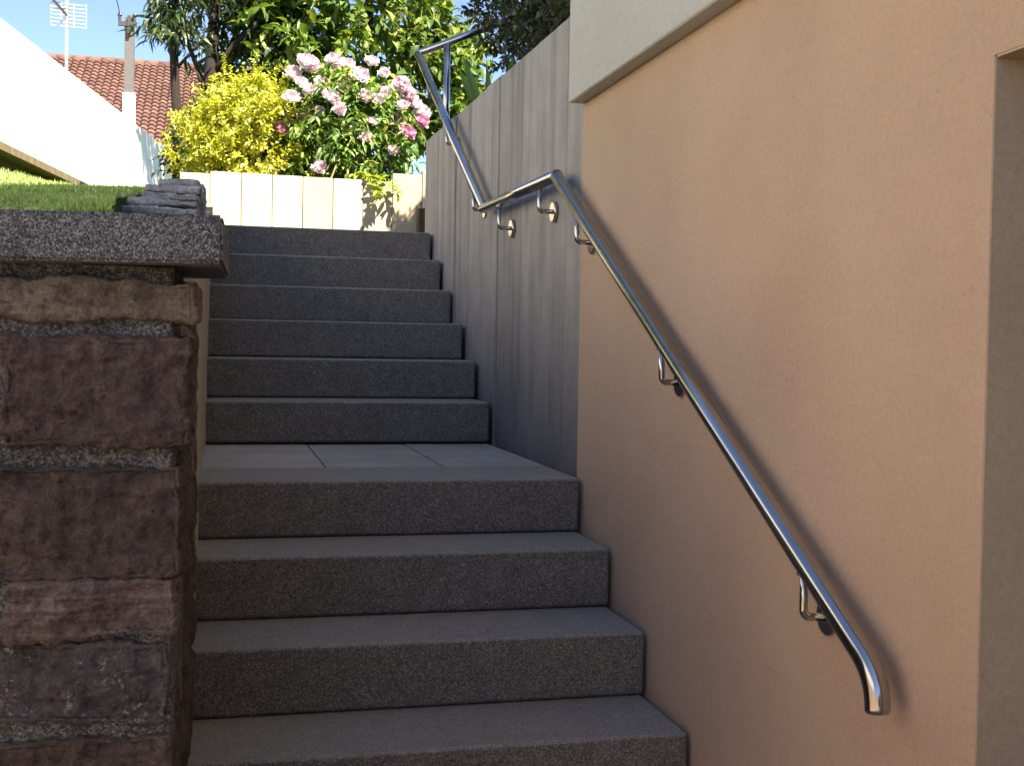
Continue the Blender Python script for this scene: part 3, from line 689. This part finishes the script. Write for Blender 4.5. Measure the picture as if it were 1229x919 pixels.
# --- peony
pe = thing('peony_bush', 'leafy green peony bush covered in pink double flowers', 'flowering shrub', (-0.25, 8.15, 2.05))
C1, _ = crown_points(900, (-0.31, 8.2, 2.46), (0.44, 0.38, 0.50), 0.5, 0.18, 21, 2.0)
twigs('foliage', C1, (-0.27, 8.25, 2.2), 'leaf_peony', pe, 9, 0.078, 0.30, 0.12, 5, 0.35, 0.9, 0.3, 2, 0.15)
FL = [(-0.63, 8.02, 2.80), (-0.38, 7.86, 2.62), (-0.20, 7.95, 2.72), (-0.46, 7.90, 2.70), (0.05, 7.95, 2.68), (-0.12, 7.92, 2.70), (0.14, 8.05, 2.72), (-0.22, 7.86, 2.44), (-0.588, 8.037, 2.943), (-0.671, 8.111, 2.87), (-0.41, 8.069, 2.974), (-0.31, 8.125, 2.966), (-0.146, 8.13, 3.001), (-0.233, 7.996, 2.865), (-0.692, 7.883, 2.669), (-0.49, 8.081, 2.816), (-0.571, 7.942, 2.743), (-0.424, 7.936, 2.703), (-0.358, 8.119, 2.726), (-0.506, 7.993, 2.621), (-0.587, 8.081, 2.577), (-0.749, 7.994, 2.491), (-0.32, 8.033, 2.557), (-0.166, 7.916, 2.562), (-0.345, 8.032, 2.804), (-0.047, 8.188, 2.942), (0.043, 8.006, 2.836), (0.103, 8.058, 2.772), (0.012, 8.041, 2.578), (0.076, 7.895, 2.495), (0.191, 8.062, 2.666), (0.191, 8.022, 2.597), (-0.015, 7.952, 2.383), (-0.504, 7.887, 2.232), (-0.064, 8.088, 2.784), (-0.535, 8.093, 2.932), (-0.271, 8.053, 2.836)]
def flower_mesh(seed, nm):
    """a double bloom: whorls of cupped, notched petals closing towards a full heart"""
    r = np.random.default_rng(seed); V = []; F = []
    for (n, tilt, L, wd) in ((8, 1.75, .92, .58), (9, 1.4, .95, .54), (11, 1.08, .95, .48), (11, .78, .92, .44), (11, .5, .88, .38), (9, .25, .84, .34), (5, .06, .80, .28)):
        for k in range(n):
            a = 2 * math.pi * (k + r.uniform(-.3, .3)) / n; tl = tilt + r.uniform(-.16, .16); l = L * r.uniform(.85, 1.1)
            d = np.array([math.cos(a), math.sin(a), 0]); sd = np.array([-math.sin(a), math.cos(a), 0]); up = np.array([0, 0, 1.0]); b = len(V)
            for (t, ww) in ((0.05, .15), (.4, .8), (.75, 1.0), (1.0, .62)):
                ang = tl * (1 - 0.35 * (t - .5)) ; rad = math.sin(ang) * l * t; hz = math.cos(ang) * l * t + 0.12 * t * t
                for q in (-1, 0, 1):
                    p = d * rad + up * (hz - 0.05) + sd * q * ww * wd * .5 + (d * -0.10 + up * 0.05) * abs(q) * t + r.normal(size=3) * 0.02
                    p[2] += (.05 if q else -.03) * t * r.uniform(.2, 1.4); V.append(tuple(p))
            for i in range(3):
                for j in range(2): F.append((b + i * 3 + j, b + i * 3 + j + 1, b + i * 3 + 4 + j, b + i * 3 + 3 + j))
    me = bpy.data.meshes.new(nm); me.from_pydata(V, [], F); me.polygons.foreach_set('use_smooth', [True] * len(F)); return me
fm = [flower_mesh(i, 'peony_bloom') for i in range(4)]; fm2 = flower_mesh(9, 'deep_peony_bloom')
for m_ in fm: m_.materials.append(MAT['petal'])
fm2.materials.append(MAT['petal_deep'])
rf = random.Random(8); sb = bmesh.new()
for i, p in enumerate(FL):
    me = fm2 if i in (20, 21, 28, 29, 31) else fm[i % 4]
    o = link('flower', me, None, pe)
    sc = rf.uniform(0.055, 0.080) * (0.75 if i in (19, 23, 32) else 1)
    q = Vector((rf.uniform(-.5, .5), -rf.uniform(.3, 1.1), rf.uniform(.3, 1))).normalized().to_track_quat('Z', 'Y')
    o.location = p; o.rotation_euler = q.to_euler(); o.scale = (sc, sc, sc * .92)
    a = Vector((-0.27 + (p[0] + .27) * .25, 8.25, 2.06)); add_tube(sb, limb_path(a, Vector(p), .04, 5, i), [.005, .005, .004, .004, .003, .003], 5)
obj_bm('stem', sb, 'twig', pe, True)
bm = bmesh.new(); add_tube(bm, limb_path((-0.47, 7.72, 2.06), (-0.33, 7.9, 2.38), .03, 5, 3), .006, 6); obj_bm('dry_cane', bm, 'twig', pe, True)

# --- trailing plant over the planter edge
tp = thing('trailing_plant', 'lime green leafy spray hanging over the planter wall front', 'plant', (-0.2, 7.55, 2.1))
paths = [[(-0.40, 7.62, 2.11), (-0.30, 7.54, 2.165), (-0.20, 7.46, 2.10), (-0.15, 7.42, 2.00)], [(-0.36, 7.60, 2.12), (-0.24, 7.52, 2.16), (-0.10, 7.45, 2.10), (-0.06, 7.42, 2.03)], [(-0.30, 7.6, 2.12), (-0.20, 7.50, 2.15), (-0.17, 7.44, 2.05), (-0.20, 7.42, 1.96)]]
r = np.random.default_rng(12)
for k, pth in enumerate(paths):
    stem_tube('stem', pth, .0035, .002, 'twig', tp, 6)
    for t in np.linspace(0.05, 2.98, 26):
        i = int(t); f = t - i; a = np.array(pth[i]) * (1 - f) + np.array(pth[i + 1]) * f
        d = np.array([r.uniform(-1, 1), r.uniform(-.9, .1), r.uniform(-.5, .5)]); nrm = np.array([[r.uniform(-.4, .4), -0.4, 1.0]])
        L = np.array([r.uniform(.045, .075)])
        leaf_mesh('leaf', a[None], d[None], nrm, L, L * .45, 'leaf_lime', tp, droop=.25)
# --- strap leaved plant on top of the concrete wall
sp_ = thing('strap_plant', 'small plant with upright strap leaves behind the concrete wall top', 'plant', (0.30, 5.9, 2.16))
for k in range(9):
    a = 0.7 * k; d = np.array([[math.cos(a) * .42, math.sin(a) * .42, 1.0]]); L = np.array([rf.uniform(.33, .43)])
    leaf_mesh('leaf', np.array([[0.19 + .03 * math.cos(a), 5.80 + .06 * math.sin(a), 2.15]]), d, np.array([[-.3, -1., .3]]), L, L * .12, 'leaf_peony', sp_, droop=.3)

def tree(name, label, base, trunk, limbs, crowns, leafmat, L, Wr, nl, tw, seed, grav=.3, droop=.3, up=0.1, r0=.07):
    t = thing(name, label, 'tree', base)
    bm = bmesh.new(); k = len(trunk)
    add_tube(bm, trunk, [r0 * (1.25 if i == 0 else 1) * (1 - .55 * i / (k - 1)) for i in range(k)], 10)
    for i, (a, b, ra) in enumerate(limbs): add_tube(bm, limb_path(a, b, .12, 6, seed + i), [ra * (1 - .75 * q / 6) for q in range(7)], 7)
    obj_bm('trunk', bm, 'bark', t, True)
    Cs = []; 
    for i, (n, c, rad, lump) in enumerate(crowns): C, _ = crown_points(n, c, rad, .35, lump, seed * 7 + i); Cs.append(C)
    C = np.concatenate(Cs)
    cen = np.array(crowns[0][1]) + np.array([0, .2, -.5])
    twigs('crown', C, cen, leafmat, t, nl, L, Wr, tw, seed, grav, .8, droop, 2, up)
    return t
# big bright tree at the back, crown running out of the top of the frame
tree('broadleaf_tree', 'tall bright green broadleaf tree behind the pink peony bush', (0.15, 10.7, 2.2),
     [(0.15, 10.9, 2.2), (0.12, 10.85, 2.9), (0.18, 10.8, 3.6), (0.1, 10.8, 4.6)],
     [((0.14, 10.85, 3.0), (-0.6, 10.4, 4.0), .035), ((0.15, 10.85, 3.2), (0.75, 10.5, 4.0), .035), ((0.15, 10.8, 3.6), (-.4, 11.2, 4.9), .03), ((0.15, 10.8, 3.5), (.5, 11.2, 4.8), .03), ((.13, 10.85, 2.7), (.7, 10.3, 3.2), .025)],
     [(260, (-0.05, 10.5, 4.2), (1.15, .8, 1.0), .3), (170, (0.58, 10.3, 3.50), (.46, .5, .68), .3), (120, (-0.35, 10.3, 3.5), (.6, .45, .55), .3)],
     'leaf_bright', .115, .52, 11, .26, 31, .45, .35, .05)
# dark middle tree
tree('dark_leaved_tree', 'thick-trunked dark tree rising behind the golden shrub', (-1.22, 10.2, 2.3),
     [(-1.22, 10.3, 2.3), (-1.25, 10.25, 3.0), (-1.22, 10.25, 3.6), (-1.15, 10.3, 4.6)],
     [((-1.24, 10.25, 3.1), (-1.5, 10.1, 3.9), .028), ((-1.22, 10.25, 3.3), (-.7, 10.2, 3.9), .03), ((-1.2, 10.25, 3.5), (-.9, 10.3, 4.6), .03)],
     [(170, (-0.95, 10.45, 4.15), (.75, .5, .62), .3), (200, (-0.72, 10.7, 3.55), (.55, .45, .60), .2), (60, (-0.9, 10.7, 2.9), (.35, .3, .45), .3)],
     'leaf_dark', .10, .42, 10, .22, 47, .4, .35, .05, .075)
# slim tree at the left with hanging narrow leaves
tree('slim_tree', 'slim leaning tree with dark drooping narrow leaves beside the white wall', (-1.45, 9.6, 2.25),
     [(-1.45, 9.75, 2.2), (-1.47, 9.72, 2.7), (-1.50, 9.7, 3.2), (-1.52, 9.7, 3.7), (-1.44, 9.75, 4.3)],
     [((-1.50, 9.7, 3.1), (-1.62, 9.6, 3.55), .014), ((-1.5, 9.7, 3.2), (-1.30, 9.7, 3.6), .014), ((-1.51, 9.7, 3.5), (-1.68, 9.65, 3.85), .014), ((-1.5, 9.7, 3.6), (-1.25, 9.7, 3.95), .014)],
     [(48, (-1.50, 9.65, 3.58), (.22, .2, .30), .35), (60, (-1.40, 9.7, 4.05), (.40, .3, .28), .4)],
     'leaf_dark', .11, .22, 11, .16, 53, .7, .55, -.1, .048)
# tree further back: seen only through the others, its shade falls on the end of the white wall
tree('shade_tree', 'tall dark tree standing farthest back behind the broadleaf tree', (-0.75, 13.3, 2.5),
     [(-0.75, 13.3, 2.3), (-0.78, 13.3, 3.5), (-0.8, 13.3, 4.8), (-0.85, 13.3, 6.2)],
     [((-0.78, 13.3, 4.4), (-1.3, 13.2, 5.6), .03), ((-0.8, 13.3, 4.6), (-.2, 13.4, 5.8), .03)],
     [(260, (-0.85, 13.3, 6.0), (.85, .9, 1.2), .3)], 'leaf_dark', .11, .45, 10, .22, 61, .4, .35, .05, .07)
# low dark shrub filling the gap under the slim tree
ds = thing('dark_shrub', 'low dark evergreen shrub at the foot of the slim tree', 'shrub', (-1.4, 9.3, 2.2))
C, _ = crown_points(170, (-1.33, 9.35, 2.45), (.26, .25, .5), .3, .35, 71)
twigs('foliage', C, (-1.33, 9.4, 2.2), 'leaf_dark', ds, 9, .06, .45, .12, 72, .2, .8, .25, 2, .2)
bm = bmesh.new(); add_tube(bm, limb_path((-1.36, 9.4, 2.15), (-1.33, 9.35, 2.7), .04, 4, 3), .015, 6); obj_bm('stem', bm, 'bark', ds, True)
C, _ = crown_points(120, (-1.12, 9.9, 2.95), (.28, .25, .35), .3, .35, 73)
# shaded evergreen over the concrete wall
eb = thing('evergreen_bush', 'dense dark evergreen bush overhanging the top of the concrete wall', 'bush', (0.9, 5.6, 2.16))
C, _ = crown_points(1700, (0.80, 6.0, 3.02), (.70, .60, .82), .5, .15, 81)
C2, _ = crown_points(1200, (0.55, 5.0, 2.68), (.52, .9, .50), .4, .18, 82)
C3, _ = crown_points(420, (0.34, 4.25, 2.34), (.26, .6, .22), .3, .2, 83)
twigs('foliage', np.concatenate([C, C2, C3]), (0.95, 5.6, 2.6), 'leaf_bush', eb, 15, .042, .45, .10, 84, .1, .9, .15, 1, .1)
bm = bmesh.new()
for i in range(6):
    a = i; add_tube(bm, limb_path((0.85, 5.8, 2.1), (0.85 + .45 * math.cos(a), 5.7 + .6 * math.sin(a), 2.9), .08, 5, i), [.03, .026, .02, .015, .01, .006], 7)
obj_bm('stem', bm, 'bark', eb, True)

# ================================================================== BACKGROUND BUILDINGS
wb = thing('white_building', 'long sunlit white wall of the neighbouring building beyond the lawn', 'building', (-2.6, 12.0, 2.2))
A = Vector((-4.665, -2.0)); B = Vector((-1.865, 15.5)); nn = Vector(((B - A).y, -(B - A).x)).normalized()  # near end is out of view, extended to bounce sunlight onto house and steps
bm = bmesh.new(); n_ = 84
add_prism(bm, [tuple(A), tuple(B), tuple(B - nn * 5), tuple(A - nn * 5)], 1.2, 3.50, 'z')
obj_bm('wall', bm, 'whitewall', wb)
for i in range(n_):                       # upright boards of the cladding, butted with narrow gaps
    p = A.lerp(B, (i + .03) / n_); q = A.lerp(B, (i + .97) / n_)
    bm = bmesh.new(); add_prism(bm, [tuple(p + nn * .002), tuple(p + nn * .016), tuple(q + nn * .016), tuple(q + nn * .002)], 1.3, 3.515, 'z'); obj_bm('cladding_board', bm, 'whitewall', wb)
tb = thing('timber_edging', 'brown timber beam lying along the foot of the white wall', 'edging', (-2.7, 9.5, 2.3))
bm = bmesh.new(); A2, B2 = A.lerp(B, .6) + nn * .30, B + nn * .30
add_prism(bm, [tuple(A2), tuple(A2.lerp(B2, .75)), tuple(A2.lerp(B2, .75) - nn * .28), tuple(A2 - nn * .28)], 2.40, 2.455, 'z'); obj_bm('beam', bm, 'timber_pale', tb)
bm = bmesh.new(); A3, B3 = A2 - nn * .14, B2 - nn * .14
add_prism(bm, [tuple(A3), tuple(A3.lerp(B3, .75)), tuple(A3.lerp(B3, .75) - nn * .12), tuple(A3 - nn * .12)], 2.0, 2.397, 'z'); obj_bm('riser_board', bm, 'timber', tb)
rh = thing('red_roof_house', 'distant house with a red clay tiled roof behind the white wall', 'house', (-2.5, 32, 4.4))
box('wall', -8.6, 1.6, 26.9, 37.0, 3.4, 4.95, 'whitewall', rh)
def tile_roof(yb0, zb0, yr, zr, x0, x1):
    rows, cols = 26, int((x1 - x0) / .17); V = []; F = []
    dv = Vector((0, yr - yb0, zr - zb0)); up = Vector((0, -dv.z, dv.y)).normalized()
    for j in range(rows):
        for i in range(cols):
            b = len(V); xa = x0 + (x1 - x0) * i / cols; w = (x1 - x0) / cols
            lo = Vector((0, yb0, zb0)) + dv * (j / rows); hi = Vector((0, yb0, zb0)) + dv * ((j + 1.15) / rows)
            for (pp, lift) in ((lo, .055), (hi, .012)):
                for (f, hgt) in ((0, 0), (.25, .045), (.6, .045), (.97, 0)): V.append(tuple(pp + Vector((xa + w * f, 0, 0)) + up * (lift + hgt)))
            for k in range(3): F.append((b + k, b + k + 1, b + 5 + k, b + 4 + k))
            V += [V[b], V[b + 1], V[b + 2], V[b + 3]]; 
            low = [tuple(Vector(V[b + k]) - up * .05) for k in range(4)]; c = len(V); V += low
            for k in range(3): F.append((b + k, c + k, c + k + 1, b + k + 1))
    me = bpy.data.meshes.new('roof_tiles'); me.from_pydata(V, [], F); o = link('roof_tiles', me, 'rooftile', rh); o['kind'] = 'stuff'
tile_roof(26.4, 4.90, 32.0, 8.15, -8.8, 1.8)
bm = bmesh.new(); add_prism(bm, [(26.5, 4.87), (32.0, 8.08), (37.5, 4.87)], -8.7, 1.7, 'x'); obj_bm('roof', bm, 'rooftile', rh)
bm = bmesh.new()
for i in range(30): x = -8.8 + i * .353; add_tube(bm, [(x, 32, 8.16), (x + .36, 32, 8.17)], [.11, .125], 8)
obj_bm('ridge_tiles', bm, 'rooftile', rh, True)

# utility pole with its cable
up_ = thing('utility_pole', 'square pale concrete utility pole in front of the red roof', 'pole', (-2.38, 16.9, 2.8))
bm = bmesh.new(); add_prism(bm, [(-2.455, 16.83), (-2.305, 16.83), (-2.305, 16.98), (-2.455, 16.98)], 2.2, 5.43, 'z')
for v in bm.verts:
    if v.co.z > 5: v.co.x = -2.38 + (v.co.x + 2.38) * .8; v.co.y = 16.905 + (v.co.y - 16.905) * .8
obj_bm('shaft', bm, 'polecon_shaded', up_)
box('lit_lower_shaft', -2.460, -2.300, 16.825, 16.985, 2.2, 4.42, 'whitewall', up_, 0.004)  # white length over the shaft imitates the pole's sunlit lower part
bm = bmesh.new(); add_box(bm, -2.52, -2.28, 16.80, 16.84, 5.30, 5.36); add_box(bm, -2.40, -2.36, 16.78, 16.84, 5.20, 5.44)
for x in (-2.50, -2.31): add_tube(bm, [(x, 16.82, 5.36), (x, 16.82, 5.42), (x, 16.82, 5.44), (x, 16.82, 5.48)], [.02, .02, .032, .015], 8)
obj_bm('crossarm', bm, 'darkmetal', up_)
cb = []
for i in range(13):
    t = i / 12; cb.append(Vector((-2.50, 16.82, 5.46)).lerp(Vector((-2.62, 4.0, 2.6 + 5.2)), t) + Vector((0, 0, -.5 * t * (1 - t))))
bm = bmesh.new(); add_tube(bm, cb, .007, 6); tag(obj_bm('overhead_cable', bm, 'darkmetal'), 'thin dark cable running from the top of the concrete pole', 'cable')

# TV antenna above the white building
an = thing('tv_antenna', 'thin pale TV aerial mast standing above the white wall', 'antenna', (-2.68, 12.83, 3.5))
bm = bmesh.new(); add_tube(bm, [(-2.68, 12.83, 3.2), (-2.68, 12.83, 5.1)], .017, 8); obj_bm('mast', bm, 'alu', an, True)
c0 = Vector((-2.68, 12.80, 4.36))
bm = bmesh.new()
for k in range(7): add_tube(bm, [c0 + Vector((-.15, 0, -.11 + .037 * k)), c0 + Vector((.19, .03, -.11 + .037 * k))], .0045, 6)
for k in (-.15, -.05, .07, .19): add_tube(bm, [c0 + Vector((k, .01, -.12)), c0 + Vector((k, .01, .125))], .005, 6)
obj_bm('reflector_grid', bm, 'alu', an)
bm = bmesh.new(); bd = Vector((-.34, -.9, .26)).normalized()
add_tube(bm, [c0, c0 + bd * .5], .013, 8)
for k in range(4): q = c0 + bd * (.12 + .11 * k); add_tube(bm, [q - Vector((.05, 0, 0)), q + Vector((.05, 0, 0))], .005, 6)
obj_bm('aerial', bm, 'darkmetal', an)
